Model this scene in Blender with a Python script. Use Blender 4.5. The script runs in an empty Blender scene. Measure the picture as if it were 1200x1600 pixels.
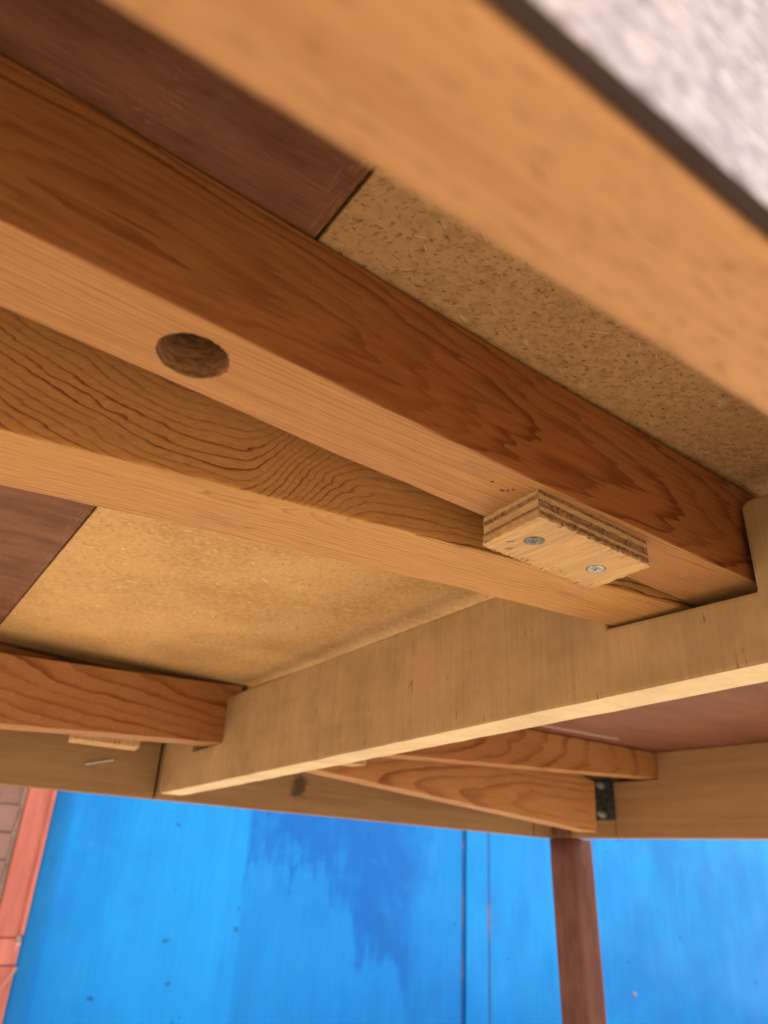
import bpy, bmesh, math, random
from mathutils import Matrix, Vector
random.seed(7)
S = bpy.context.scene
EYE = 0.60            # eye height above the paving; table coordinates below are measured from the eye point

# ------------------------------------------------------------------ camera
cam_d = bpy.data.cameras.new('camera'); cam = bpy.data.objects.new('camera', cam_d)
S.collection.objects.link(cam); S.camera = cam
R = Matrix(((0.82010942, -0.28869226, -0.49404182),
            (-0.56962776, -0.33001948, -0.75273592),
            (0.05426561, 0.89874575, -0.43509921)))
cam.matrix_world = Matrix.Translation((0, 0, EYE)) @ R.to_4x4()
cam_d.sensor_fit = 'VERTICAL'; cam_d.sensor_height = 36.0; cam_d.sensor_width = 27.0
cam_d.lens = 36.0 * 1150 / 1600
cam_d.clip_start = 0.004; cam_d.clip_end = 300
cam_d.dof.use_dof = True; cam_d.dof.focus_distance = 0.285; cam_d.dof.aperture_fstop = 16.0

# ------------------------------------------------------------------ light
W = bpy.data.worlds.new('World'); S.world = W; W.use_nodes = True
wn = W.node_tree.nodes; wl = W.node_tree.links
SUN_EL, SUN_AZ = math.radians(62), math.radians(40)      # azimuth of the direction towards the sun, from +X
sky = wn.new('ShaderNodeTexSky'); sky.sky_type = 'NISHITA'; sky.sun_disc = False
sky.sun_elevation = SUN_EL; sky.sun_rotation = math.radians(90) - SUN_AZ
sky.dust_density = 3.0; sky.air_density = 1.0; sky.ozone_density = 0.6
bg = wn['Background']; bg.inputs[1].default_value = 0.15
hsv = wn.new('ShaderNodeHueSaturation'); hsv.inputs['Saturation'].default_value = 0.18     # thin overcast: greyer than a clear sky
wl.new(sky.outputs[0], hsv.inputs['Color']); wl.new(hsv.outputs[0], bg.inputs[0])
sd = bpy.data.lights.new('sun', 'SUN'); sd.energy = 1.5; sd.angle = math.radians(20); sd.color = (1, 0.90, 0.77)
sun = bpy.data.objects.new('sun', sd); S.collection.objects.link(sun)
sun.rotation_euler = Vector((math.cos(SUN_AZ) * math.cos(SUN_EL), math.sin(SUN_AZ) * math.cos(SUN_EL), math.sin(SUN_EL))).to_track_quat('Z', 'Y').to_euler()
sun.location = (-3, -3, 6)
vs = S.view_settings; vs.view_transform = 'Standard'; vs.look = 'None'; vs.gamma = 1; vs.use_curve_mapping = False
vs.exposure = 2.06
S.cycles.use_denoising = True
S.cycles.max_bounces = 10; S.cycles.diffuse_bounces = 7; S.cycles.glossy_bounces = 4
S.cycles.sample_clamp_indirect = 6

# ------------------------------------------------------------------ node expressions
class X:
    def __init__(s, t, k): s.t = t; s.k = k
    def _m(s, op, *a):
        n = s.t.nodes.new('ShaderNodeMath'); n.operation = op
        for i, q in enumerate((s,) + a):
            if isinstance(q, X): s.t.links.new(q.k, n.inputs[i])
            else: n.inputs[i].default_value = q
        return X(s.t, n.outputs[0])
    def __add__(s, o): return s._m('ADD', o)
    __radd__ = __add__
    def __sub__(s, o): return s._m('SUBTRACT', o)
    def __rsub__(s, o): return (s * -1.0) + o
    def __mul__(s, o): return s._m('MULTIPLY', o)
    __rmul__ = __mul__
    def __truediv__(s, o): return s._m('DIVIDE', o)
    def __pow__(s, o): return s._m('POWER', o)
    def sqrt(s): return s._m('SQRT')
    def fract(s): return s._m('FRACT')
    def floor(s): return s._m('FLOOR')
    def abs(s): return s._m('ABSOLUTE')
    def exp(s): return s._m('EXPONENT')
    def sin(s): return s._m('SINE')
    def lt(s, o): return s._m('LESS_THAN', o)
    def gt(s, o): return s._m('GREATER_THAN', o)
    def mx(s, o): return s._m('MAXIMUM', o)
    def mn(s, o): return s._m('MINIMUM', o)
    def sm(s, a, b, lo=0.0, hi=1.0):
        n = s.t.nodes.new('ShaderNodeMapRange'); n.interpolation_type = 'SMOOTHSTEP'
        s.t.links.new(s.k, n.inputs[0])
        for i, q in enumerate((a, b, lo, hi)): n.inputs[i + 1].default_value = q
        return X(s.t, n.outputs[0])
class M:
    """a material under construction, with object coordinates x, y, z"""
    def __init__(m, name):
        m.mat = bpy.data.materials.new(name); m.mat.use_nodes = True
        m.t = m.mat.node_tree; m.b = m.t.nodes['Principled BSDF']
        tc = m.t.nodes.new('ShaderNodeTexCoord'); sp = m.t.nodes.new('ShaderNodeSeparateXYZ')
        m.t.links.new(tc.outputs['Object'], sp.inputs[0])
        m.p = X(m.t, tc.outputs['Object'])
        m.x, m.y, m.z = (X(m.t, sp.outputs[i]) for i in range(3))
        g = m.t.nodes.new('ShaderNodeNewGeometry'); sn = m.t.nodes.new('ShaderNodeSeparateXYZ')
        m.t.links.new(g.outputs['True Normal'], sn.inputs[0]); m.nx, m.ny, m.nz = (X(m.t, sn.outputs[i]) for i in range(3))
        oi = m.t.nodes.new('ShaderNodeObjectInfo'); m.rnd = X(m.t, oi.outputs['Random'])
    def vec(m, a, b, c):
        n = m.t.nodes.new('ShaderNodeCombineXYZ')
        for i, q in enumerate((a, b, c)):
            if isinstance(q, X): m.t.links.new(q.k, n.inputs[i])
            else: n.inputs[i].default_value = q
        return X(m.t, n.outputs[0])
    def noise(m, v, scale=1.0, det=3.0, rough=0.55, dist=0.0):
        n = m.t.nodes.new('ShaderNodeTexNoise'); m.t.links.new(v.k, n.inputs['Vector'])
        n.inputs['Scale'].default_value = scale; n.inputs['Detail'].default_value = det
        n.inputs['Roughness'].default_value = rough; n.inputs['Distortion'].default_value = dist
        return X(m.t, n.outputs[0])
    def voro(m, v, scale=1.0, feat='F1', rand=1.0):
        n = m.t.nodes.new('ShaderNodeTexVoronoi'); n.feature = feat; m.t.links.new(v.k, n.inputs['Vector'])
        n.inputs['Scale'].default_value = scale; n.inputs['Randomness'].default_value = rand
        return X(m.t, n.outputs['Distance']), X(m.t, n.outputs['Color'])
    def col(m, c):
        n = m.t.nodes.new('ShaderNodeRGB'); n.outputs[0].default_value = (*c, 1); return X(m.t, n.outputs[0])
    def mix(m, a, b, f, mode='MIX'):
        n = m.t.nodes.new('ShaderNodeMix'); n.data_type = 'RGBA'; n.blend_type = mode; n.clamp_factor = True
        if isinstance(f, X): m.t.links.new(f.k, n.inputs[0])
        else: n.inputs[0].default_value = f
        for i, q in ((6, a), (7, b)):
            if isinstance(q, X): m.t.links.new(q.k, n.inputs[i])
            else: n.inputs[i].default_value = (*q, 1)
        return X(m.t, n.outputs[2])
    def scale(m, c, f):   # colour times a scalar
        v = m.vec(f, f, f); return m.mix(c, v, 1.0, 'MULTIPLY')
    def spot(m, pts, r):
        """soft-edged small marks at given points of the board"""
        best = None
        for (a, b, c) in pts:
            d = ((m.x - a) ** 2.0 + (m.y - b) ** 2.0 + (m.z - c) ** 2.0).sqrt()
            best = d if best is None else best.mn(d)
        return best.sm(r * 0.7, r, 1.0, 0.0)
    def done(m, color, rough=0.6, height=None, dist=0.0005, strength=0.5, spec=0.4, coat=0.0, metal=0.0):
        m.t.links.new(color.k, m.b.inputs['Base Color'])
        if isinstance(rough, X): m.t.links.new(rough.k, m.b.inputs['Roughness'])
        else: m.b.inputs['Roughness'].default_value = rough
        m.b.inputs['Specular IOR Level'].default_value = spec
        m.b.inputs['Metallic'].default_value = metal
        m.b.inputs['Coat Weight'].default_value = coat
        if height is not None:
            n = m.t.nodes.new('ShaderNodeBump'); n.inputs['Strength'].default_value = strength
            n.inputs['Distance'].default_value = dist
            m.t.links.new(height.k, n.inputs['Height']); m.t.links.new(n.outputs[0], m.b.inputs['Normal'])
        return m.mat

def fir(name, ring, light=(0.262, 0.092, 0.024), late=(0.140, 0.034, 0.007), early=(0.36, 0.170, 0.058),
        contrast=1.0, spots=None, rough=0.6, thin=(0.15, 0.92, 2.2), axis='x'):
    """softwood board: ring(m) gives the growth-ring coordinate"""
    m = M(name)
    g = m.x if axis == 'x' else m.y
    a, c = (m.y, m.z) if axis == 'x' else (m.x, m.z)
    ph = ring(m)
    fr = ph.fract()
    lw = (fr.sm(thin[0], thin[1]) ** thin[2]) * fr.sm(0.95, 1.0, 1.0, 0.0)            # latewood builds up slowly and stops sharply
    idx = ph.floor()
    vary = m.noise(m.vec(idx * 7.31, 0.3, 0.7), 1.0, 0.0)            # some rings are stronger
    patch = m.noise(m.vec(g * 9.0, a * 60.0, c * 60.0), 1.0, 2.0)
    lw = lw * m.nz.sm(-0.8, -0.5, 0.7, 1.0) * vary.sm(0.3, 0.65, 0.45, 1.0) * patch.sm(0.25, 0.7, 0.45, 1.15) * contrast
    fib = m.noise(m.vec(g * 35.0, a * 1500.0, c * 1500.0), 1.0, 4.0, 0.65)
    fib2 = m.noise(m.vec(g * 110.0, a * 3200.0, c * 3200.0), 1.0, 2.0, 0.5)
    tone = m.noise(m.vec(g * 5.0, a * 25.0, c * 25.0), 1.0, 3.0)
    base = m.mix(light, early, (tone.sm(0.35, 0.75) * 0.6).mx(m.nz.sm(-0.8, -0.5, 0.9, 0.0)))   # lower face painted paler, as if lit from the ground below
    colr = m.mix(base, late, lw)
    colr = m.scale(colr, fib.sm(0.25, 0.75, 0.80, 1.12))
    pore = fib2.sm(0.66, 0.76) * patch.sm(0.4, 0.65)
    colr = m.mix(colr, (0.10, 0.035, 0.012), pore * 0.65)
    smut = m.noise(m.vec(g * 22.0, a * 70.0, c * 70.0), 1.0, 4.0, 0.7).sm(0.56, 0.8)
    colr = m.mix(colr, (0.12, 0.058, 0.026), smut * 0.35)
    if spots: colr = m.mix(colr, (0.012, 0.008, 0.006), m.spot(*spots))
    h = fib * 0.5 - lw * 0.5 - pore * 0.8
    return m.done(colr, rough, h, 0.00025, 0.55, 0.12)

def warp(m, sx, sr, amp, off=0.0):
    return (m.noise(m.vec(m.x * sx + off, m.y * sr, m.z * sr), 1.0, 2.0) - 0.5) * amp

def beech(name, axis='x', light=(0.56, 0.33, 0.155), dark=(0.40, 0.205, 0.085), fleck=0.5, saw=0.0, rough=0.6, scale=1.0, planed_lit=None, knots=()):
    m = M(name)
    g = m.x if axis == 'x' else m.y
    a, c = (m.y, m.z) if axis == 'x' else (m.x, m.z)
    tone = m.noise(m.vec(g * 6.0 * scale, a * 45.0 * scale, c * 45.0 * scale), 1.0, 4.0, 0.6)
    band = m.noise(m.vec(g * 3.0, a * 220.0 * scale, c * 220.0 * scale), 1.0, 3.0, 0.6)
    colr = m.mix(dark, light, (tone * 0.6 + band * 0.4).sm(0.30, 0.66))
    fl = m.noise(m.vec(g * 150.0 * scale, a * 1100.0 * scale, c * 1100.0 * scale), 1.0, 1.0, 0.4).sm(0.60, 0.72)
    colr = m.mix(colr, (0.20, 0.085, 0.03), fl * fleck)
    fib = m.noise(m.vec(g * 60.0, a * 2400.0, c * 2400.0), 1.0, 3.0, 0.6)
    if planed_lit: colr = m.mix(colr, planed_lit, m.nz.sm(-0.80, -0.55, 0.85, 0.0))      # planed lower edge, painted paler still for light bounced off the ground
    fa = 0.12 if not saw else 0.0
    colr = m.scale(colr, fib.sm(0.2, 0.8, 1.0 - fa, 1.0 + fa * 0.7))
    h = (fib * 0.4 - fl * 0.6) if not saw else tone * 0.05
    if saw:
        sv = m.noise(m.vec(m.x * 5.0, m.y * 520.0, m.z * 14.0), 1.0, 4.0, 0.7)          # upright saw marks
        sv2 = m.noise(m.vec(m.x * 5.0, m.y * 560.0, m.z * 75.0), 1.0, 2.0, 0.6).sm(0.61, 0.72)
        side = m.nz.abs().sm(0.3, 0.8, 1.0, 0.0)
        colr = m.scale(colr, (sv.sm(0.25, 0.75, 1.0 - saw, 1.0 + saw * 0.55) - 1.0) * side + 1.0)
        dirt = m.noise(m.p, 55.0, 4.0, 0.65).sm(0.45, 0.75)
        colr = m.mix(colr, (0.10, 0.042, 0.016), sv2 * dirt.sm(0.0, 0.6) * side * 0.85)
        blot = m.noise(m.p, 28.0, 5.0, 0.7)
        colr = m.scale(colr, blot.sm(0.3, 0.7, 0.86, 1.10))
        h = h + sv * side * 0.5 - sv2 * dirt * side
    for (kx, kz, r) in knots:
        d = (((m.x - kx) * 1.25) ** 2.0 + (m.z - kz) ** 2.0).sqrt() + (m.noise(m.p, 160.0, 3.0) - 0.5) * r * 1.1
        colr = m.mix(colr, (0.055, 0.028, 0.014), d.sm(r * 0.45, r, 0.92, 0.0))
    return m.done(colr, rough, h, 0.0003, 0.55, 0.15)

def board(name, light=(0.50, 0.288, 0.112), dark=(0.38, 0.205, 0.074), s=1.0):
    """wood-fibre / chip board with pale splinters and dark specks"""
    m = M(name)
    cloud = m.noise(m.p, 18.0, 4.0, 0.6); fine = m.noise(m.p, 420.0 * s, 4.0, 0.7)
    colr = m.mix(dark, light, (cloud * 0.45 + fine * 0.55).sm(0.36, 0.60))
    hh = fine * 0.6
    for k, (sx, sy, ang, thr, cc, f) in enumerate(((170, 700, 0.6, 0.69, (0.66, 0.46, 0.23), 0.9), (150, 760, -0.5, 0.70, (0.62, 0.43, 0.21), 0.85),
                                                   (190, 800, 1.9, 0.70, (0.50, 0.33, 0.15), 0.65), (420, 1500, 0.2, 0.70, (0.17, 0.08, 0.03), 0.5), (620, 1600, 2.3, 0.69, (0.16, 0.078, 0.03), 0.5), (500, 1400, -0.9, 0.70, (0.18, 0.09, 0.034), 0.5))):
        ca, sa = math.cos(ang), math.sin(ang)
        u = m.x * ca + m.y * sa; v = m.y * ca - m.x * sa
        fl = m.noise(m.vec(u * (sx * s), v * (sy * s), 3.7 * k), 1.0, 1.0, 0.45).sm(thr, thr + 0.05)
        colr = m.mix(colr, cc, fl * f); hh = hh + fl * (0.5 if k < 3 else -0.8)
    big = m.noise(m.vec(m.x * 70.0, m.y * 210.0, 9.0), 1.0, 0.0).sm(0.80, 0.83)
    colr = m.mix(colr, (0.58, 0.40, 0.19), big * 0.6)
    near_strip = m.y.sm(0.13, 0.20, 1.0, 0.0) * 0.8                      # the strip beside the apron is darker, redder and more pitted
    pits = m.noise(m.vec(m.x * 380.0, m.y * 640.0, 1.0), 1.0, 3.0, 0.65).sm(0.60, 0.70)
    colr = m.mix(colr, m.mix(m.mix((0.21, 0.098, 0.040), (0.33, 0.168, 0.074), fine.sm(0.35, 0.65)), colr, 0.42), near_strip)
    colr = m.mix(colr, (0.075, 0.034, 0.014), pits * (near_strip * 0.38 + 0.25))
    hh = hh - pits * 0.8
    stain = m.noise(m.p, 7.0, 3.0, 0.6).sm(0.55, 0.75)
    colr = m.mix(colr, (0.20, 0.105, 0.045), stain * 0.35)
    return m.done(colr, 0.8, hh, 0.0006, 0.8, 0.12)

def stained(name, base=(0.175, 0.070, 0.034), dark=(0.105, 0.039, 0.017), scuff=True, rough=0.6, axis='x', coat=0.0):
    m = M(name)
    g, a = (m.x, m.y) if axis == 'x' else ((m.z, m.x) if axis == 'z' else (m.y, m.x))
    third = m.z if axis != 'z' else m.y
    tone = m.noise(m.vec(g * 14.0, a * 60.0, third * 60.0), 1.0, 4.0, 0.65)
    fib = m.noise(m.vec(g * 70.0, a * 1300.0, third * 1300.0), 1.0, 3.0, 0.6)
    colr = m.mix(dark, base, tone.sm(0.3, 0.68)); colr = m.scale(colr, fib.sm(0.25, 0.75, 0.8, 1.15))
    h = fib * 0.5
    if scuff:
        zone = m.noise(m.vec(g * 18.0, a * 26.0, third * 26.0), 1.0, 2.0).sm(0.50, 0.68)
        sc = m.noise(m.vec(g * 260.0, a * 1500.0, third * 900.0), 1.0, 2.0, 0.6).sm(0.60, 0.72)
        colr = m.mix(colr, (0.36, 0.19, 0.105), sc * zone * 0.8)
        rim = (m.x - 0.0605).abs().sm(0.0, 0.009, 1.0, 0.0)                      # cross-grain scratches along the panel's edge
        xs = m.noise(m.vec(m.x * 1500.0, m.y * 90.0, 4.0), 1.0, 3.0, 0.65).sm(0.5, 0.68)
        colr = m.mix(colr, (0.34, 0.17, 0.09), xs * rim * 0.55)
        dust = m.noise(m.p, 30.0, 4.0, 0.7).sm(0.5, 0.8)
        colr = m.mix(colr, (0.25, 0.14, 0.10), dust * 0.25)
    return m.done(colr, rough, h, 0.0003, 0.5, 0.10, coat)

# ------------------------------------------------------------------ mesh helpers
C = S.collection
def link(name, bm, mat, parent=None, loc=(0, 0, 0), smooth=False, cut=None):
    me = bpy.data.meshes.new(name)
    bmesh.ops.recalc_face_normals(bm, faces=bm.faces[:])
    bm.to_mesh(me); bm.free()
    for q in (mat if isinstance(mat, (list, tuple)) else [mat]): me.materials.append(q)
    if smooth:
        for p in me.polygons: p.use_smooth = True
    o = bpy.data.objects.new(name, me); C.objects.link(o)
    o.parent = parent; o.location = loc
    return o
def tag(o, label=None, cat=None, group=None, kind=None):
    if label: o['label'] = label
    if cat: o['category'] = cat
    if group: o['group'] = group
    if kind: o['kind'] = kind
    return o
def empty(name, loc):
    o = bpy.data.objects.new(name, None); o.empty_display_size = 0.1; C.objects.link(o); o.location = loc; return o
def hexa(p):
    """eight corners: 0-3 bottom ring, 4-7 top ring"""
    bm = bmesh.new(); v = [bm.verts.new(q) for q in p]
    for f in ((3, 2, 1, 0), (4, 5, 6, 7), (0, 1, 5, 4), (1, 2, 6, 5), (2, 3, 7, 6), (3, 0, 4, 7)): bm.faces.new([v[i] for i in f])
    bmesh.ops.recalc_face_normals(bm, faces=bm.faces[:])
    return bm
def box(x0, x1, y0, y1, z0, z1): return hexa([(x0, y0, z0), (x1, y0, z0), (x1, y1, z0), (x0, y1, z0), (x0, y0, z1), (x1, y0, z1), (x1, y1, z1), (x0, y1, z1)])
def bev(bm, r=0.0008, seg=2, test=None):
    es = [e for e in bm.edges if (test is None or test(e)) and len(e.link_faces) == 2 and e.calc_face_angle(0) > 0.4]
    bmesh.ops.bevel(bm, geom=es, offset=r, segments=seg, profile=0.6, affect='EDGES', clamp_overlap=True)
    return bm
def runner_bm(a, b, bevel=0.0009):
    """long board between two end sections (x, near y, far y, bottom z, top z)"""
    (x0, n0, f0, b0, t0), (x1, n1, f1, b1, t1) = a, b
    return bev(hexa([(x0, n0, b0), (x1, n1, b1), (x1, f1, b1), (x0, f0, b0), (x0, n0, t0), (x1, n1, t1), (x1, f1, t1), (x0, f0, t0)]), bevel)
def bowed_bm(secs, bevel=0.0009, keep=None):
    """long board through several sections (x, near y, far y, bottom z, top z)"""
    fine = []
    for s0, s1 in zip(secs, secs[1:]):
        k = max(1, int((s1[0] - s0[0]) / 0.009))
        for i in range(k):
            x = s0[0] + (s1[0] - s0[0]) * i / k
            if i and keep and keep[0] < x < keep[1]: continue
            fine.append([s0[j] + (s1[j] - s0[j]) * i / k for j in range(5)])
    fine.append(list(secs[-1]))
    jit = lambda: random.uniform(-1, 1) * 0.00012           # hand-planed edges are never dead straight
    bm = bmesh.new(); rows = [[bm.verts.new((q[0], q[1] + jit(), q[2] + jit())) for q in ((x, n, b), (x, f, b), (x, f, t), (x, n, t))] for x, n, f, b, t in fine]
    for r0, r1 in zip(rows, rows[1:]):
        for i in range(4): bm.faces.new((r0[i], r0[(i + 1) % 4], r1[(i + 1) % 4], r1[i]))
    bm.faces.new(rows[0]); bm.faces.new(rows[-1][::-1])
    bmesh.ops.recalc_face_normals(bm, faces=bm.faces[:])
    return bev(bm, bevel)
def cyl(bm, c, axis, r, h, n=20, r2=None):
    z = Vector(axis).normalized(); q = Vector((1, 0, 0)) if abs(z.x) < 0.9 else Vector((0, 1, 0))
    u = z.cross(q).normalized(); w = z.cross(u); c = Vector(c); r2 = r if r2 is None else r2
    lo = [bm.verts.new(c + (u * math.cos(t) + w * math.sin(t)) * r) for t in [2 * math.pi * i / n for i in range(n)]]
    hi = [bm.verts.new(c + z * h + (u * math.cos(t) + w * math.sin(t)) * r2) for t in [2 * math.pi * i / n for i in range(n)]]
    for i in range(n): bm.faces.new((lo[i], lo[(i + 1) % n], hi[(i + 1) % n], hi[i]))
    bm.faces.new(lo[::-1]); bm.faces.new(hi)
    return bm

# ------------------------------------------------------------------ setting: paving, blue hoarding, red post, brick pier
m = M('concrete')
cl = m.noise(m.p, 2.0, 5.0, 0.6); fn = m.noise(m.p, 60.0, 4.0, 0.7)
concrete = m.done(m.mix((0.46, 0.385, 0.285), (0.62, 0.53, 0.41), (cl * 0.6 + fn * 0.4).sm(0.35, 0.65)), 0.85, fn, 0.003, 0.5, 0.3)
bm = bmesh.new(); bmesh.ops.create_grid(bm, x_segments=8, y_segments=8, size=60)
tag(link('ground', bm, concrete), kind='structure')

WY = 2.40     # distance of the painted face
def blue_paint(name, patchy, k=1.0):
    m = M(name)
    cloud = m.noise(m.p, 1.3, 4.0, 0.6)
    colr = m.mix((0.001, 0.168, 0.50), (0.006, 0.240, 0.61), cloud.sm(0.35, 0.65))
    streak = m.noise(m.vec(m.x * 11.0, m.y * 3.0, m.z * 2.6), 1.0, 3.0, 0.6)
    colr = m.mix(colr, (0.010, 0.262, 0.66), streak.sm(0.50, 0.75) * 0.55)
    colr = m.mix(colr, (0.001, 0.138, 0.46), streak.sm(0.50, 0.24) * 0.3)
    if patchy:   # a newer, deeper coat brushed on, running down in drips
        edge = (m.noise(m.vec(m.x * 16.0, 0.0, m.z * 3.0), 1.0, 4.0, 0.7) - 0.5)
        left = (m.x + edge * 0.05 - 1.115).sm(0.0, 0.035)
        blot = m.noise(m.vec(m.x * 4.5, 0.0, m.z * 4.0), 1.0, 5.0, 0.68) - 0.5
        drip = (m.z + edge * 0.60 + blot * 0.60 + ((m.x - 1.25).abs() - 0.06).mx(0.0) * 0.9 - (EYE - 0.02)).sm(-0.09, 0.10)
        right = (m.x + blot * 0.6 - 1.85).sm(-0.18, 0.18, 1.0, 0.0)
        scum = m.noise(m.vec(m.x * 7.0, 3.0, m.z * 5.0), 1.0, 5.0, 0.7).sm(0.48, 0.72, 1.0, 0.45)
        wash = (m.x - 1.115 + edge * 0.04).sm(0.0, 0.03) * 0.28
        colr = m.mix(colr, (0.001, 0.104, 0.41), (left * drip * right * scum * 0.92).mx(wash))
        rub = m.noise(m.vec(m.x * 9.0, 0.0, m.z * 14.0), 1.0, 5.0, 0.75).sm(0.6, 0.78)
        colr = m.mix(colr, (0.10, 0.33, 0.60), rub * 0.45)
    scr = m.noise(m.vec(m.x * 60.0, m.y, m.z * 7.0), 1.0, 3.0, 0.6).sm(0.70, 0.76)
    colr = m.mix(colr, (0.001, 0.085, 0.30), scr * 0.5)
    brush = m.noise(m.vec(m.x * 160.0, m.y, m.z * 5.0), 1.0, 3.0, 0.6)
    colr = m.scale(colr, brush.sm(0.25, 0.75, 0.93, 1.05))
    grime = m.noise(m.p, 3.5, 5.0, 0.7).sm(0.5, 0.8)
    colr = m.mix(colr, (0.006, 0.125, 0.40), grime * 0.4)
    chips = m.noise(m.p, 13.0, 4.0, 0.7).sm(0.67, 0.71)
    colr = m.mix(colr, (0.010, 0.045, 0.16), chips * 0.75)
    nick = m.noise(m.vec(m.x * 26.0, m.y, m.z * 11.0), 1.0, 3.0, 0.7).sm(0.735, 0.76)
    colr = m.mix(colr, (0.36, 0.17, 0.30), nick * 0.8)
    if k != 1.0: colr = m.scale(colr, m.x * 0.0 + k)
    dent = m.noise(m.p, 5.0, 2.0) * 0.6 + m.noise(m.p, 130.0, 3.0) * 0.06
    return m.done(colr, m.noise(m.p, 6.0, 3.0).sm(0.3, 0.7, 0.45, 0.6), dent, 0.02, 0.30, 0.18)
blueA = blue_paint('blue_paint_patched', True); blueB = blue_paint('blue_paint', False); blueC = blue_paint('blue_frame_paint', False, 0.72)
m = M('blue_seam'); rust = m.noise(m.vec(m.x * 5.0, m.y, m.z * 5.0), 1.0, 4.0, 0.7).sm(0.52, 0.72)
rusty = m.done(m.mix((0.004, 0.085, 0.29), (0.24, 0.085, 0.14), rust), 0.7)
WB = EYE  # the wall's local z runs from the eye as well
hoard = empty('blue_hoarding', (2.2, WY, 0))
tag(hoard, 'blue painted sheet metal hoarding with scuffs and a vertical seam behind the table', 'hoarding')
hl = (-2.2, -WY, 0)
def hb(name, x0, x1, y0, y1, z0, z1, mat, r=0.003): return link(name, bev(box(x0, x1, y0, y1, z0, z1), r), mat, hoard, hl)
hb('panel', 0.552, 2.0305, WY, WY + 0.03, 0.02, 2.3, blueA)
hb('panel', 2.172, 4.6, WY + 0.002, WY + 0.03, 0.02, 2.3, blueB)
hb('cover_strip', 2.050, 2.158, WY - 0.004, WY + 0.025, 0.02, 2.3, blueB, 0.004)
hb('seam_edge', 2.031, 2.0385, WY - 0.001, WY + 0.03, 0.02, 2.3, rusty, 0.001)
m = M('dark_gap'); gapm = m.done(m.mix((0.01, 0.02, 0.04), (0.02, 0.05, 0.10), m.noise(m.p, 30.0)), 0.8)
hb('seam_gap', 2.0388, 2.0497, WY + 0.016, WY + 0.03, 0.02, 2.3, gapm, 0.001)
hb('seam_edge', 2.159, 2.171, WY - 0.001, WY + 0.03, 0.02, 2.3, rusty, 0.001)
hb('frame', 0.497, 0.551, WY - 0.028, WY + 0.03, 0.0, 2.32, blueC, 0.010)
m = M('bolt_steel'); dull = m.done(m.mix((0.05, 0.10, 0.20), (0.35, 0.38, 0.42), m.noise(m.p, 90.0, 3.0)), 0.5, metal=0.3)
bm = bmesh.new(); cyl(bm, (2.98, WY + 0.003, EYE - 0.42), (0, -1, 0), 0.013, 0.007, 16, 0.009)
b0 = link('bolt', bm, dull, hoard, hl)

m = M('red_paint')
t = m.noise(m.vec(m.x * 30.0, m.y * 30.0, m.z * 5.0), 1.0, 5.0, 0.65)
rc = m.mix((0.36, 0.080, 0.052), (0.50, 0.140, 0.092), t.sm(0.3, 0.7))
ch = m.noise(m.p, 22.0, 4.0, 0.7).sm(0.68, 0.72)
rc = m.mix(rc, (0.58, 0.44, 0.38), ch * 0.7)
redp = m.done(rc, 0.5, t - ch, 0.002, 0.5)
post = empty('red_post', (0.46, WY, 0))
tag(post, 'faded red painted timber post between the brickwork and the blue hoarding', 'post')
pl_ = (-0.46, -WY, 0)
link('shaft', bev(box(0.425, 0.494, WY - 0.05, WY + 0.03, 0.3842, 2.3), 0.006), redp, post, pl_)
link('bead', bev(box(0.484, 0.4955, WY - 0.062, WY - 0.0505, 0.392, 2.3), 0.004), redp, post, pl_)
link('plinth', bev(box(0.418, 0.4945, WY - 0.058, WY + 0.03, 0.0, 0.325), 0.008), redp, post, pl_)
link('splice', bev(hexa([(0.426, WY - 0.064, 0.326), (0.492, WY - 0.064, 0.326), (0.492, WY + 0.02, 0.326), (0.426, WY + 0.02, 0.326),
                         (0.426, WY - 0.060, 0.384), (0.494, WY - 0.060, 0.384), (0.494, WY + 0.02, 0.384), (0.426, WY + 0.02, 0.384)]), 0.004), redp, post, pl_)
m = M('grey_fitting'); gf = m.done(m.mix((0.16, 0.13, 0.12), (0.28, 0.23, 0.21), m.noise(m.p, 60.0)), 0.5)
bm = bmesh.new(); cyl(bm, (0.484, WY - 0.0625, 0.3855), (0, -1, 0), 0.006, 0.006, 16); link('cap', bm, gf, post, pl_)
m = M('cord'); cordm = m.done(m.mix((0.42, 0.17, 0.10), (0.34, 0.12, 0.07), m.noise(m.p, 200.0)), 0.6)
bm = bmesh.new()
pts = [Vector((0.492, WY - 0.075, 0.322)), Vector((0.470, WY - 0.082, 0.285)), Vector((0.440, WY - 0.085, 0.240)), Vector((0.40, WY - 0.082, 0.17)), Vector((0.36, WY - 0.08, 0.03)), Vector((0.34, WY - 0.085, 0.004))]
for q0, q1 in zip(pts, pts[1:]): cyl(bm, q0, q1 - q0, 0.0045, (q1 - q0).length + 0.002, 10)
tag(link('cord', bm, cordm), 'thin orange cord hanging against the foot of the red post', 'cord')

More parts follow.
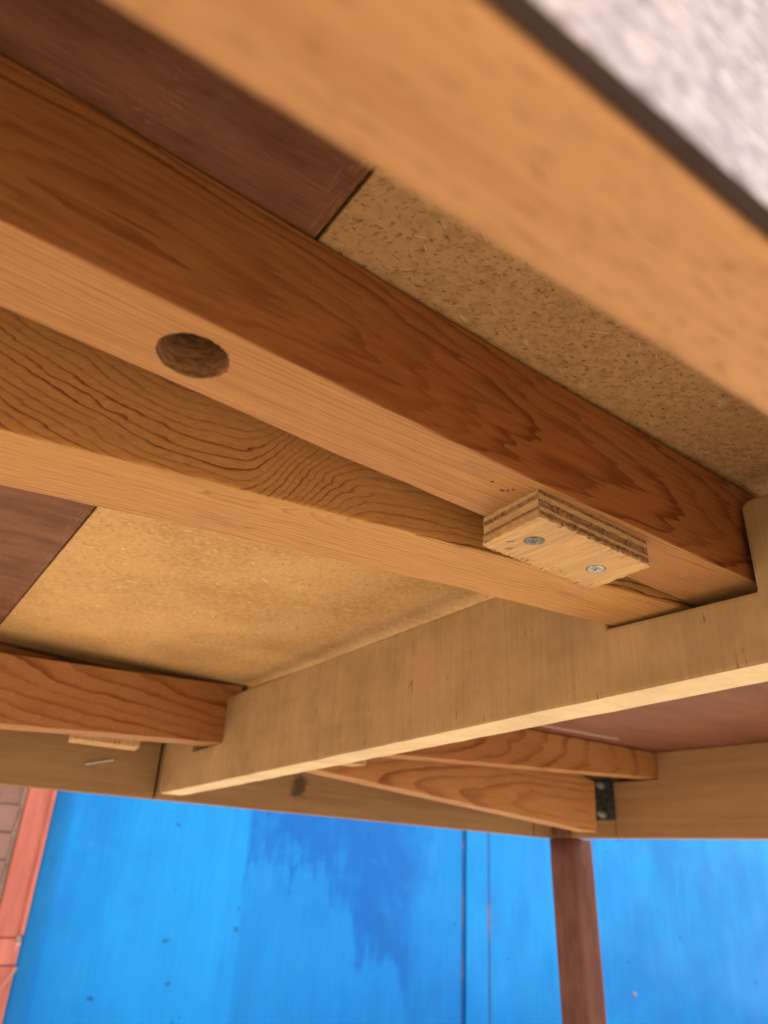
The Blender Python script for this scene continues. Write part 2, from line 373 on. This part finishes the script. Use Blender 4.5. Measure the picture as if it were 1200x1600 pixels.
m = M('brick_clay')
bt = m.noise(m.p, 14.0, 4.0, 0.65); bf = m.noise(m.p, 160.0, 4.0, 0.7)
bc = m.mix((0.14, 0.060, 0.046), (0.25, 0.128, 0.10), (bt * 0.5 + m.rnd * 0.5).sm(0.25, 0.75))
bc = m.mix(bc, (0.34, 0.27, 0.24), bf.sm(0.55, 0.75) * 0.5)
clay = m.done(bc, 0.85, bf, 0.003, 0.6, 0.25)
m = M('mortar'); mt = m.noise(m.p, 120.0, 4.0, 0.7)
mortar = m.done(m.mix((0.40, 0.34, 0.28), (0.56, 0.50, 0.42), mt.sm(0.35, 0.65)), 0.9, mt, 0.003, 0.7, 0.2)
bw = empty('brick_wall', (0.0, WY, 0))
tag(bw, 'weathered red brick wall with pale mortar beside the red post', 'wall')
link('mortar_bed', box(-0.55, 0.424, WY - 0.018, WY + 0.2, 0, 2.3), mortar, bw, (0, -WY, 0))
shapes = []
for k in range(6):
    bm = bev(box(0, 0.215, 0, 0.09, 0, 0.065), 0.005, 2)
    for v in bm.verts: v.co += Vector((random.uniform(-1, 1), random.uniform(-1, 1), random.uniform(-1, 1))) * 0.0022
    me = bpy.data.meshes.new('brick'); bm.to_mesh(me); bm.free(); me.materials.append(clay); shapes.append(me)
hb_ = bev(box(0, 0.1025, 0, 0.09, 0, 0.065), 0.005, 2); half = bpy.data.meshes.new('brick'); hb_.to_mesh(half); hb_.free(); half.materials.append(clay)
for r in range(18):
    z = 0.007 + r * 0.0685 + 0.011
    xr = 0.415 - (0.0 if r % 2 else 0.1125)
    if r % 2 == 0:
        o = bpy.data.objects.new('brick', half); C.objects.link(o); o.parent = bw; o.location = (0.3125, -0.03 + random.uniform(-.003, .003), z)
    for k in range(3):
        o = bpy.data.objects.new('brick', random.choice(shapes)); C.objects.link(o); o.parent = bw
        o.location = (xr - 0.215 - k * 0.225, -0.03 + random.uniform(-.003, .003), z)

# ------------------------------------------------------------------ the table, seen from below
RX, RY = 0.38, 0.43
table = empty('dining_table', (RX, RY, 0))
tag(table, 'underside of an extending wooden dining table with sliding runners and stained leg', 'table')
TL = (-RX, -RY, EYE)              # parts are written in eye-based coordinates
def part(name, bm, mat, parent=None, smooth=False, label=None):
    o = link(name, bm, mat, parent or table, TL if parent is None else (0, 0, 0), smooth)
    if label: o['label'] = label
    return o
T, T2, ZB = 0.150, 0.160, 0.054
YN, YF, XE = 0.0387, 0.828, 0.880   # inner faces of near apron, far apron, end apron

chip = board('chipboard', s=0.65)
dkpan = stained('stained_board')
dkpan2 = stained('stained_board_smooth', (0.16, 0.058, 0.032), (0.12, 0.042, 0.022), False, 0.55)
teak = stained('stained_leg', (0.130, 0.050, 0.034), (0.088, 0.032, 0.021), False, 0.6, 'z')

# tabletop: stained panel, inset fibre-board panel, stained panel beyond the cross rail, solid core above
XS = 0.0615
part('top_panel', bev(box(-0.75, XS - 0.0006, 0.0095, 0.858, T, T + 0.018), 0.0006), dkpan, label='dark stained panel of the tabletop underside')
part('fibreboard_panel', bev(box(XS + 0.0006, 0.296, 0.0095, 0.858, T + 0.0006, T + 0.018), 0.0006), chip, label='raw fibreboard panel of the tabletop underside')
part('top_panel', box(0.297, 0.915, 0.0095, 0.858, T2, T2 + 0.012), dkpan2, label='smooth reddish panel under the table end')
part('tabletop_core', bev(box(-0.75, 0.92, 0.0035, 0.864, T2 + 0.0125, T2 + 0.028), 0.003), dkpan2)
m = M('pale_streak_mat'); streak_mat = m.done(m.mix((0.20, 0.09, 0.055), (0.16, 0.062, 0.036), m.noise(m.p, 120.0, 3.0)), 0.5)
bm = bmesh.new(); cyl(bm, (0.40, 0.628, T2 - 0.0005), Vector((0.36, -0.022, 0)), 0.0035, 0.36, 8); part('pale_streak', bm, streak_mat)  # whitish streak on the panel, built as a thin raised rod

# near apron (camera nearly touches it): beech core + stained face veneer with crazed varnish
apr = beech('beech_apron', 'x', (0.40, 0.205, 0.085), (0.33, 0.150, 0.056), 0.7, rough=0.6, scale=1.5)
near = part('apron', bev(box(-0.6, XE - 0.002, 0.0229, YN, ZB, T - 0.0005), 0.0012), apr, label='blurred beech apron closest to the viewer')
m = M('crazed_varnish')
cz = m.voro(m.vec(m.x * 420.0, m.y * 420.0, m.z * 620.0), 1.0)[0]
cn = m.noise(m.vec(m.x * 300.0, m.y * 300.0, m.z * 520.0), 1.0, 4.0, 0.65)
vc = m.mix((0.15, 0.085, 0.078), (0.47, 0.36, 0.345), m.noise(m.vec(m.x * 330.0, m.y * 330.0, m.z * 650.0), 1.0, 4.0, 0.65).sm(0.38, 0.66))   # worn varnish, with pinkish sky glare painted into its pale mottling
varn = m.done(vc, 0.32, cn + cz * 0.5, 0.0010, 0.8, 0.6)
m = M('veneer_edge'); vedge = m.done(m.mix((0.030, 0.017, 0.014), (0.055, 0.032, 0.026), m.noise(m.p, 150.0, 3.0)), 0.8, spec=0.08)
bm = bev(box(-0.6, XE - 0.002, 0.0206, 0.0227, ZB + 0.0004, T - 0.001), 0.0005)
for f in bm.faces:
    if f.normal.z < -0.3: f.material_index = 1        # bare dark edge of the veneer
part('veneer', bm, [varn, vedge], near)

# far apron and end apron
farm = beech('far_apron_wood', 'x', (0.25, 0.140, 0.060), (0.18, 0.092, 0.037), 0.25, knots=((0.446, 0.0815, 0.0175),))
bm = bmesh.new(); pl = [(-0.6, YF), (0.2722, YF), (0.2726, YF + 0.012), (0.2748, YF + 0.012), (0.2750, YF), (0.834, YF), (0.834, YF + 0.018), (-0.6, YF + 0.018)]
lo = [bm.verts.new((x, y, ZB - 0.001)) for x, y in pl]; hi = [bm.verts.new((x, y, T - 0.0005)) for x, y in pl]
bm.faces.new(lo); bm.faces.new(hi[::-1])
for i in range(8): bm.faces.new((lo[i], lo[(i + 1) % 8], hi[(i + 1) % 8], hi[i]))
bmesh.ops.recalc_face_normals(bm, faces=bm.faces[:]); bev(bm, 0.0007, 1)
far = part('apron', bm, farm, label='far apron with a dark knot')
part('apron_end_block', bev(box(0.8355, 0.8975, YF - 0.0005, YF + 0.0175, ZB - 0.001, T2 - 0.0005), 0.001), farm)
m = M('staple_steel'); steel = m.done(m.mix((0.30, 0.30, 0.29), (0.48, 0.46, 0.43), m.noise(m.p, 300.0)), 0.4, metal=0.8)
bm = bmesh.new(); a_, b_ = Vector((0.196, YF - 0.002, 0.0795)), Vector((0.222, YF - 0.006, 0.0862)); cyl(bm, a_, b_ - a_, 0.0011, (b_ - a_).length, 8)
part('staple', bm, steel, far)
endm = beech('end_apron_wood', 'y', (0.285, 0.150, 0.063), (0.225, 0.110, 0.044), 0.15)
def plate(outline, x_of_y, thick, bevel=0.0012):
    """upright board whose outline is given in (y, z); x follows y"""
    bm = bmesh.new()
    a = [bm.verts.new((x_of_y(y), y, z)) for y, z in outline]; b = [bm.verts.new((x_of_y(y) + thick, y, z)) for y, z in outline]
    bm.faces.new(a); bm.faces.new(b[::-1]); n = len(a)
    for i in range(n): bm.faces.new((a[i], b[i], b[(i + 1) % n], a[(i + 1) % n]))
    bmesh.ops.recalc_face_normals(bm, faces=bm.faces[:])
    return bev(bm, bevel) if bevel else bm
endo = plate([(YN + 0.0005, ZB), (0.718, ZB), (0.718, 0.1255), (0.676, 0.1255), (0.644, 0.126), (0.642, T2 - 0.0005), (YN + 0.0005, T2 - 0.0005)], lambda y: XE, 0.018)
part('apron', endo, endm, label='end apron under the far end of the top')
part('apron_end_block', bev(box(XE + 0.0005, XE + 0.018, 0.7195, 0.812, ZB, T2 - 0.0005), 0.001), endm)

part('veneer', bev(box(XE + 0.0185, XE + 0.0207, 0.012, 0.80, ZB, T2 - 0.001), 0.0005), dkpan2)

# cross rail with two notches for the runners
railm = beech('sawn_rail', 'y', (0.335, 0.198, 0.086), (0.310, 0.180, 0.076), 0.0, saw=0.10, rough=0.8, planed_lit=(0.62, 0.45, 0.26))
xr_ = lambda y: 0.257 + (y - 0.138) * 0.0267
zb_ = lambda y: 0.0752 - (y - 0.0387) * 0.0228
ol = [(YN + 0.001, zb_(0.04))] + [(0.05 + 0.0125 * i, zb_(0.05 + 0.0125 * i) + random.uniform(-1, 1) * 0.00018) for i in range(60)] + [ (0.815, zb_(0.815) + 0.0006), (0.8245, zb_(0.82) + 0.004), (0.8255, 0.066),
      (0.8255, 0.1365), (0.738, 0.1365), (0.737, 0.0935), (0.661, 0.0950), (0.6625, 0.1355), (0.658, 0.1365),
      (0.2095, 0.1365), (0.2085, 0.1016), (0.1366, 0.1000), (0.1372, 0.1345), (0.135, 0.1370), (YN + 0.001, 0.1375)]
part('cross_rail', plate(ol, xr_, 0.024, 0.0020), railm, label='pale sawn cross rail notched for the runners')

notch_light_block = part('notch_light_block', bev(box(0.2835, 0.296, 0.128, 0.222, 0.082, 0.1022), 0.001), railm)  # unseen block added behind the notch to keep wall light out of the gap
# runners ------------------------------------------------------------
def ringA(m):
    u = m.x - 0.012; z = m.z - 0.121
    wob = warp(m, 14.0, 40.0, 0.010) + warp(m, 40.0, 260.0, 0.0016, 3.0)
    r = ((z * 1.05) ** 2.0 + (u * 0.17) ** 2.0 + 0.000012).sqrt() + wob
    depth = m.y - 0.1306 - m.x * 0.0570 + m.x * m.x * 0.085
    return r * 240.0 + (depth + warp(m, 8.0, 240.0, 0.003, 8.0)) * 700.0
def ringB(m):
    u = m.x - 0.072
    depth = (m.y - (0.2068 - m.x * 0.1700 + m.x * m.x * 0.135)).mx(0.0)
    left = (u.mn(0.0) / 0.085) ** 2.0; right = (u.mx(0.0) / 0.026) ** 2.0
    g = ((left + right) * -1.0).exp() * (depth * -260.0).exp()
    wob = warp(m, 22.0, 50.0, 0.0075) + warp(m, 12.0, 330.0, 0.0032, 2.0) + warp(m, 110.0, 260.0, 0.0012, 5.0)
    return (m.z + g * 0.044 - u * 0.05 + wob) * 300.0 + depth * 420.0
def ringC(m):
    wob = warp(m, 9.0, 30.0, 0.012) + warp(m, 50.0, 90.0, 0.0015)
    r = (((m.z - 0.15) * 1.0) ** 2.0 + ((m.x - 0.23) * 0.16) ** 2.0 + ((m.y - 0.72) * 0.5) ** 2.0).sqrt() + wob
    return (r + warp(m, 30.0, 60.0, 0.004, 4.0)) * 150.0
def ringD(m):
    wob = warp(m, 9.0, 30.0, 0.012) + warp(m, 50.0, 90.0, 0.0015)
    r = (((m.z - 0.085) * 1.0) ** 2.0 + ((m.x - 0.80) * 0.12) ** 2.0 + ((m.y - 0.76) * 0.5) ** 2.0).sqrt() + wob
    return r * 170.0
firA = fir('fir_runner_broad_grain', ringA, contrast=0.9, spots=([(0.0295, 0.1325, 0.1448), (0.0297, 0.1325, 0.1462), (0.0779, 0.1339, 0.1449), (0.0777, 0.1339, 0.1433), (0.0784, 0.1339, 0.1425), (0.1342, 0.1459, 0.1069), (0.1399, 0.1481, 0.1068), (0.1406, 0.1479, 0.1068), (0.1416, 0.1470, 0.1068), (0.1425, 0.1455, 0.1068)], 0.00055))
firB = fir('fir_runner_swirled_grain', ringB, light=(0.35, 0.150, 0.040), early=(0.40, 0.195, 0.062), late=(0.125, 0.036, 0.009), contrast=0.9, thin=(0.48, 0.92, 2.8))
firC = fir('fir_runner_far', ringC, light=(0.27, 0.108, 0.033), early=(0.33, 0.15, 0.052), contrast=0.8, thin=(0.4, 0.92, 2.2))
firD = fir('fir_runner_low', ringD, light=(0.30, 0.125, 0.040), contrast=0.7, thin=(0.3, 0.92, 2.2))

A0 = (-0.35, 0.1216, 0.1495, 0.1115, T - 0.0006); A1 = (0.42, 0.1436, 0.1745, 0.1042, T - 0.0006)
bm = bowed_bm([(x, n, f, A0[3] + (A1[3] - A0[3]) * (x + 0.35) / 0.77, t) for x, n, f, t in ((-0.35, 0.1190, 0.1480, T - 0.0006), (0.0, 0.1306, 0.1577, T - 0.0006), (0.018, 0.1315, 0.1589, T - 0.0006), (0.062, 0.1337, 0.1617, T - 0.0007), (0.0875, 0.1350, 0.1634, T - 0.0008), (0.147, 0.1374, 0.1656, T - 0.0014), (0.26, 0.1394, 0.1703, T - 0.0032), (0.42, 0.1436, 0.1745, T - 0.006))], 0.0008, (0.02, 0.06))
# drilled blind hole in the bottom face
bm.faces.ensure_lookup_table()
bot = min((f for f in bm.faces if f.normal.z < -0.9 and f.calc_area() > 3e-4), key=lambda f: abs(f.calc_center_median().x - 0.04))
def zA(x): return A0[3] + (A1[3] - A0[3]) * (x - A0[0]) / (A1[0] - A0[0])
edges = list(bot.edges); bmesh.ops.delete(bm, geom=[bot], context='FACES_ONLY')
HC = (0.0388, 0.1467); HR = 0.0087; N = 48
rimr = [HR * (1 + random.uniform(-0.018, 0.022)) for _ in range(N)]
ring = [bm.verts.new((HC[0] + rimr[i] * math.cos(2 * math.pi * i / N), HC[1] + rimr[i] * math.sin(2 * math.pi * i / N), zA(HC[0] + rimr[i] * math.cos(2 * math.pi * i / N)))) for i in range(N)]
re = [bm.edges.new((ring[i], ring[(i + 1) % N])) for i in range(N)]
bmesh.ops.triangle_fill(bm, edges=edges + re, use_beauty=True, use_dissolve=False)
prev = ring
for k, (dz, rr) in enumerate(((0.0006, 0.985), (0.006, 0.97), (0.014, 0.968), (0.022, 0.965), (0.0335, 0.95), (0.0355, 0.5))):
    cur = [bm.verts.new((HC[0] + HR * (rr + random.uniform(-.012, .012)) * math.cos(2 * math.pi * i / N), HC[1] + HR * (rr + random.uniform(-.012, .012)) * math.sin(2 * math.pi * i / N), zA(HC[0]) + dz)) for i in range(N)]
    for i in range(N): bm.faces.new((prev[i], prev[(i + 1) % N], cur[(i + 1) % N], cur[i])).material_index = 1
    prev = cur
bm.faces.new(prev).material_index = 1
for k in range(16):
    t = random.uniform(0, 2 * math.pi); r0 = HR * random.uniform(0.97, 1.03); ln = random.uniform(0.0003, 0.0010)
    px_, py_ = HC[0] + r0 * math.cos(t), HC[1] + r0 * math.sin(t); zz = zA(px_)
    dirx = math.copysign(1, math.cos(t)) * random.choice((-1, 1, 1)); wd = random.uniform(0.00012, 0.0003)
    v = [bm.verts.new(q) for q in ((px_, py_ - wd, zz - 0.00003), (px_, py_ + wd, zz - 0.00003), (px_ + dirx * ln, py_ + random.uniform(-.0002, .0002), zz - random.uniform(0.00005, 0.0007)), (px_, py_, zz + 0.0003))]
    for f in ((0, 1, 2), (0, 2, 3), (1, 3, 2), (0, 3, 1)): bm.faces.new([v[a] for a in f]).material_index = random.choice((0, 1, 1))
m = M('drilled_wood'); dn_ = m.noise(m.vec(m.x * 300.0, m.y * 300.0, m.z * 900.0), 1.0, 4.0, 0.7)
drilled = m.done(m.mix((0.10, 0.040, 0.014), (0.27, 0.118, 0.044), dn_.sm(0.3, 0.7)), 0.85, dn_, 0.0008, 0.8, 0.2)
runA = part('runner', bm, [firA, drilled], label='runner with a drilled hole and a plywood stop block')
runB = part('runner', bowed_bm([(-0.35, 0.272, 0.311, 0.103, T - 0.001), (0.0, 0.2068, 0.2455, 0.103, T - 0.001), (0.06, 0.1968, 0.2355, 0.103, T - 0.001), (0.123, 0.1871, 0.2248, 0.103, T - 0.001), (0.18, 0.1792, 0.2160, 0.103, T - 0.002), (0.262, 0.1716, 0.2072, 0.103, T - 0.003), (0.42, 0.1630, 0.1985, 0.103, T - 0.004)][:6] + [(0.30, 0.1712, 0.206, 0.103, T - 0.004)], 0.0009), firB, label='runner with dark swirled grain lines')
part('runner', bowed_bm([(-0.35, 0.570, 0.600, 0.052, 0.132), (0.07, 0.6297, 0.6624, 0.0809, 0.1335), (0.15, 0.6411, 0.6747, 0.0864, 0.1385), (0.285, 0.6603, 0.6945, 0.0956, 0.1488)], 0.001), firC, label='far runner left of the cross rail')
part('runner', bowed_bm([(-0.35, 0.617, 0.650, 0.1, 0.1492), (0.05, 0.6655, 0.697, 0.1, 0.1492), (0.12, 0.676, 0.707, 0.1, 0.1470), (0.285, 0.702, 0.733, 0.098, 0.118)], 0.001), firD)
part('runner', runner_bm((0.29, 0.6617, 0.694, 0.0990, T2 - 0.0008), (XE + 0.012, 0.643, 0.674, 0.1275, T2 - 0.0008), 0.001), firC, label='far runner beyond the cross rail')
# sloping runner with a clipped end
bm = bmesh.new()
prof = [(0.288, 0.0955), (0.834, 0.0578), (0.836, 0.1215), (0.765, 0.1375), (0.288, 0.149)]
va = [bm.verts.new((x, 0.701 + (x - 0.288) * 0.020, z)) for x, z in prof]; vb = [bm.verts.new((x, 0.701 + (x - 0.288) * 0.020 + 0.03, z)) for x, z in prof]
bm.faces.new(va); bm.faces.new(vb[::-1])
for i in range(5): bm.faces.new((va[i], vb[i], vb[(i + 1) % 5], va[(i + 1) % 5]))
bmesh.ops.recalc_face_normals(bm, faces=bm.faces[:]); bev(bm, 0.0012)
part('runner', bm, firD, label='sloping runner with a clipped end by the leg')

# plywood stop block: plies glued crosswise, two screws --------------------------------
def ply_mat(name, flip, face=False):
    """a ply shows torn end grain on one pair of edges and clean long grain on the other"""
    m = M(name)
    g, a = (m.y, m.x) if (flip or face) else (m.x, m.y)
    st = m.noise(m.vec(g * 60.0, a * 900.0, m.z * 1400.0), 1.0, 4.0, 0.65)
    colr = m.mix((0.36, 0.195, 0.072), (0.46, 0.270, 0.108), st.sm(0.3, 0.7))
    pit = m.noise(m.vec(m.x * 900.0, m.y * 900.0, m.z * 500.0), 1.0, 3.0, 0.6).sm(0.47, 0.64)
    torn = m.mix((0.29, 0.155, 0.062), (0.18, 0.085, 0.034), st.sm(0.3, 0.7)); torn = m.mix(torn, (0.075, 0.032, 0.014), pit * 0.7)
    endg = (m.nx if flip else m.ny).abs().sm(0.6, 0.75)
    if not face: colr = m.mix(colr, torn, endg)
    big = m.noise(m.vec(g * 25.0, a * 160.0, m.z * 200.0), 1.0, 3.0)
    colr = m.scale(colr, big.sm(0.25, 0.75, 0.85, 1.1))
    if face:
        tear = m.noise(m.vec(m.x * 700.0, m.y * 190.0, 2.0), 1.0, 2.0, 0.6).sm(0.56, 0.63)
        # torn grain only along the two sawn edges
        mid = ((m.y - (0.1542 + (m.x - 0.176) * 0.06)).abs()).sm(0.0085, 0.0135)
        colr = m.mix(colr, (0.17, 0.075, 0.03), tear * mid * 0.9)
        for (px, py) in ((0.1588, 0.1533), (0.1915, 0.1564)):                     # dark ring painted in place of the recess shade round each screw
            dd = ((m.x - px) ** 2.0 + (m.y - py) ** 2.0).sqrt() + (m.noise(m.p, 700.0, 2.0) - 0.5) * 0.0005
            colr = m.mix(colr, (0.06, 0.035, 0.02), dd.sm(0.0031, 0.0038, 0.8, 0.0))
        for (px, py, ang) in ((0.1536, 0.1588, 2.2), (0.1572, 0.1632, 2.2)):
            u = (m.x - px) * math.cos(ang) + (m.y - py) * math.sin(ang); v = (m.y - py) * math.cos(ang) - (m.x - px) * math.sin(ang)
            dd = ((u / 0.0020) ** 2.0 + (v / 0.0006) ** 2.0).sqrt()
            colr = m.mix(colr, (0.05, 0.04, 0.035), dd.sm(0.6, 1.0, 0.85, 0.0))
    return m.done(colr, 0.75, st - pit * endg, 0.0004, 0.7, 0.25)
plyL = ply_mat('ply_face', False, True); plyT = ply_mat('ply_cross', False); plyM = ply_mat('ply_along', True)
def ply_block(name, quad, z0, z1, layers, parent, screws=(), frayed=True, label=None):
    """quad: four (x, y) corners in order; plies stacked from z1 (top) down to z0"""
    cx = sum(q[0] for q in quad) / 4; cy = sum(q[1] for q in quad) / 4
    zs = [z1]; tot = sum(l[0] for l in layers)
    for l in layers: zs.append(zs[-1] - (z1 - z0) * l[0] / tot)
    root = None
    for k, l in enumerate(layers):
        bm = bmesh.new(); za, zb2 = zs[k], zs[k + 1] + 0.00005
        rim = []
        for i in range(4):
            p, q = Vector(quad[i]), Vector(quad[(i + 1) % 4]); n = max(4, int((q - p).length / 0.0016))
            nrm = Vector(((q - p).y, -(q - p).x)).normalized()
            for j in range(n):
                pt = p + (q - p) * j / n
                off = l[2] + (random.uniform(-1, 1) * l[3] if 0 < j < n else 0)
                rim.append(pt + nrm * off * (1 if (pt + nrm * 0.001 - Vector((cx, cy))).length > (pt - Vector((cx, cy))).length else -1))
        lo = [bm.verts.new((p.x, p.y, zb2)) for p in rim]; hi = [bm.verts.new((p.x, p.y, za)) for p in rim]
        bm.faces.new(lo); bm.faces.new(hi[::-1]); n = len(rim)
        for i in range(n): bm.faces.new((lo[i], lo[(i + 1) % n], hi[(i + 1) % n], hi[i]))
        if frayed and k == len(layers) - 1:   # torn splinters along the two long lower edges
            for i in (1, 3):
                p, q = Vector(quad[i]), Vector(quad[(i + 1) % 4]); d = (q - p).normalized(); nrm = Vector((d.y, -d.x))
                if (p + nrm * .001 - Vector((cx, cy))).length < (p - Vector((cx, cy))).length: nrm = -nrm
                for s in range(60):
                    c = p + (q - p) * random.random(); ln = random.uniform(0.0003, 0.0016); wd = random.uniform(0.0002, 0.0007)
                    zz = zb2 + random.uniform(-0.0003, 0.0005)
                    e = c + nrm * ln + d * random.uniform(-0.0008, 0.0008)
                    v = [bm.verts.new((c.x - d.x * wd - nrm.x * .0004, c.y - d.y * wd - nrm.y * .0004, zb2 - 0.00002)), bm.verts.new((c.x + d.x * wd - nrm.x * .0004, c.y + d.y * wd - nrm.y * .0004, zb2 - 0.00002)),
                         bm.verts.new((e.x, e.y, zz)), bm.verts.new((c.x, c.y, zb2 + 0.0006))]
                    for f in ((0, 1, 2), (0, 2, 3), (1, 3, 2), (0, 3, 1)): bm.faces.new([v[a] for a in f])
        if root is None:
            root = part(name, bm, l[1]); root['label'] = label or 'plywood stop block screwed under a runner'
        else: part('ply', bm, l[1], root)
    return root
ZP = 0.097
Q = [(0.1491, 0.1668), (0.1475, 0.1398), (0.2027, 0.1428), (0.2056, 0.1703)]
lay = [(1.6, plyT, -0.0002, 0.00025), (1.5, plyM, 0.0, 0.00015), (2.6, plyT, -0.0003, 0.0003), (0.9, plyM, 0.0001, 0.0002), (1.6, plyT, -0.0001, 0.0003), (1.0, plyL, 0.0003, 0.0004)]
blk = ply_block('stop_block', Q, ZP, 0.1069, lay, runA, label='plywood stop block with two screws and torn edges')
m = M('screw_zinc'); sn = m.noise(m.p, 900.0, 3.0, 0.7)
zinc = m.done(m.mix((0.13, 0.13, 0.13), (0.42, 0.43, 0.44), sn.sm(0.35, 0.6)), 0.42, sn, 0.0002, 0.6, metal=0.75)
zinc_dark = None
m = M('screw_zinc_tarnished'); sn = m.noise(m.p, 1100.0, 3.0, 0.7)
zinc_dark = m.done(m.mix((0.05, 0.048, 0.045), (0.24, 0.235, 0.23), sn.sm(0.4, 0.65)), 0.5, sn, 0.0002, 0.7, metal=0.7)
def screw(x, y, mat, ang):
    bm = bmesh.new(); r = 0.0030; z = ZP - 0.0002; n = 32
    rim = [bm.verts.new((x + r * math.cos(2 * math.pi * i / n), y + r * math.sin(2 * math.pi * i / n), z + 0.0004)) for i in range(n)]
    fl = [bm.verts.new((x + r * .9 * math.cos(2 * math.pi * i / n), y + r * .9 * math.sin(2 * math.pi * i / n), z)) for i in range(n)]
    for i in range(n): bm.faces.new((rim[i], rim[(i + 1) % n], fl[(i + 1) % n], fl[i]))
    cross = []
    h, w_ = 0.0017, 0.00042
    for k in range(4):
        c, s_ = math.cos(ang + k * math.pi / 2), math.sin(ang + k * math.pi / 2)
        for (a, b) in ((w_, -w_), (h, -w_), (h, w_)) if False else ((h, -w_), (h, w_), (w_, w_)):
            cross.append((x + a * c - b * s_, y + a * s_ + b * c))
    up = [bm.verts.new((p[0], p[1], z)) for p in cross]
    es = [bm.edges.new((up[i], up[(i + 1) % 12])) for i in range(12)] + [bm.edges.get((fl[i], fl[(i + 1) % n])) for i in range(n)]
    bmesh.ops.triangle_fill(bm, edges=es, use_beauty=True)
    dn = [bm.verts.new((x + (p[0] - x) * .7, y + (p[1] - y) * .7, z + 0.0003)) for p in cross]
    for i in range(12): bm.faces.new((up[i], up[(i + 1) % 12], dn[(i + 1) % 12], dn[i]))
    bm.faces.new(dn)
    return bm
part('screw', screw(0.1588, 0.1533, zinc_dark, 0.4), zinc_dark, blk); part('screw', screw(0.1915, 0.1564, zinc, 1.0), zinc, blk)
# countersink shade rings are painted in the ply face colour
# stop blocks under the far runners
lay2 = [(1, plyT, 0, 0.0002), (1, plyM, 0, 0.0002), (1, plyL, 0, 0.0003)]
ply_block('stop_block', [(0.150, 0.704), (0.155, 0.735), (0.216, 0.735), (0.211, 0.704)], 0.0872, 0.0985, lay2, None, frayed=False, label='small plywood stop block under the far runner')
ply_block('stop_block', [(0.385, 0.659), (0.385, 0.685), (0.428, 0.683), (0.428, 0.657)], 0.0930, 0.1032, lay2, None, frayed=False, label='small plywood stop block beyond the cross rail')

# corner bracket with bolts, leg ------------------------------------------------------------
m = M('dark_zinc'); bn = m.noise(m.p, 120.0, 4.0, 0.7)
brm = m.done(m.mix((0.022, 0.024, 0.020), (0.085, 0.09, 0.075), bn.sm(0.3, 0.7)), 0.45, bn, 0.0004, 0.5, metal=0.7)
br = part('corner_bracket', bev(box(XE - 0.0035, XE - 0.0005, 0.7160, 0.770, 0.076, 0.131), 0.0008), brm, label='dark metal corner bracket')
part('flange', bev(box(XE - 0.09, XE - 0.0036, 0.762, 0.7695, 0.118, 0.131), 0.0008), brm, br)
for z in (0.1215, 0.084):
    bm = bmesh.new(); cyl(bm, (XE - 0.0036, 0.7335, z), (-1, 0, 0), 0.0052, 0.006, 6, 0.0048); cyl(bm, (XE - 0.0097, 0.7335, z), (-1, 0, 0), 0.0026, 0.004, 12)
    part('bolt', bm, steel, br)
LX, LY = 0.900, 0.819
bm = bmesh.new(); n = 48; rows = []
for z, s_, dx in ((0.0535, 0.0215, 0.0), (0.0525, 0.0238, 0.0), (0.02, 0.0240, 0.0005), (-0.15, 0.0236, 0.005), (-0.4, 0.0215, 0.009), (-0.5925, 0.018, 0.010), (-0.5995, 0.017, 0.010)):
    rw = []
    for i in range(n):
        t = 2 * math.pi * i / n; c, s2 = math.cos(t), math.sin(t); e = 0.36
        rw.append(bm.verts.new((LX + dx + s_ * math.copysign(abs(c) ** e, c), LY - dx * 0.6 + s_ * math.copysign(abs(s2) ** e, s2), z)))
    rows.append(rw)
for a, b in zip(rows, rows[1:]):
    for i in range(n): bm.faces.new((a[i], a[(i + 1) % n], b[(i + 1) % n], b[i]))
bm.faces.new(rows[0]); bm.faces.new(rows[-1][::-1])
leg = part('leg', bm, teak, None, True, label='reddish brown stained table leg')
part('leg_post', bev(box(LX - 0.0315, LX + 0.0, LY - 0.0195, LY + 0.002, 0.0538, T2 - 0.001), 0.002), teak, leg)
# the legs that the photograph does not show still carry the table
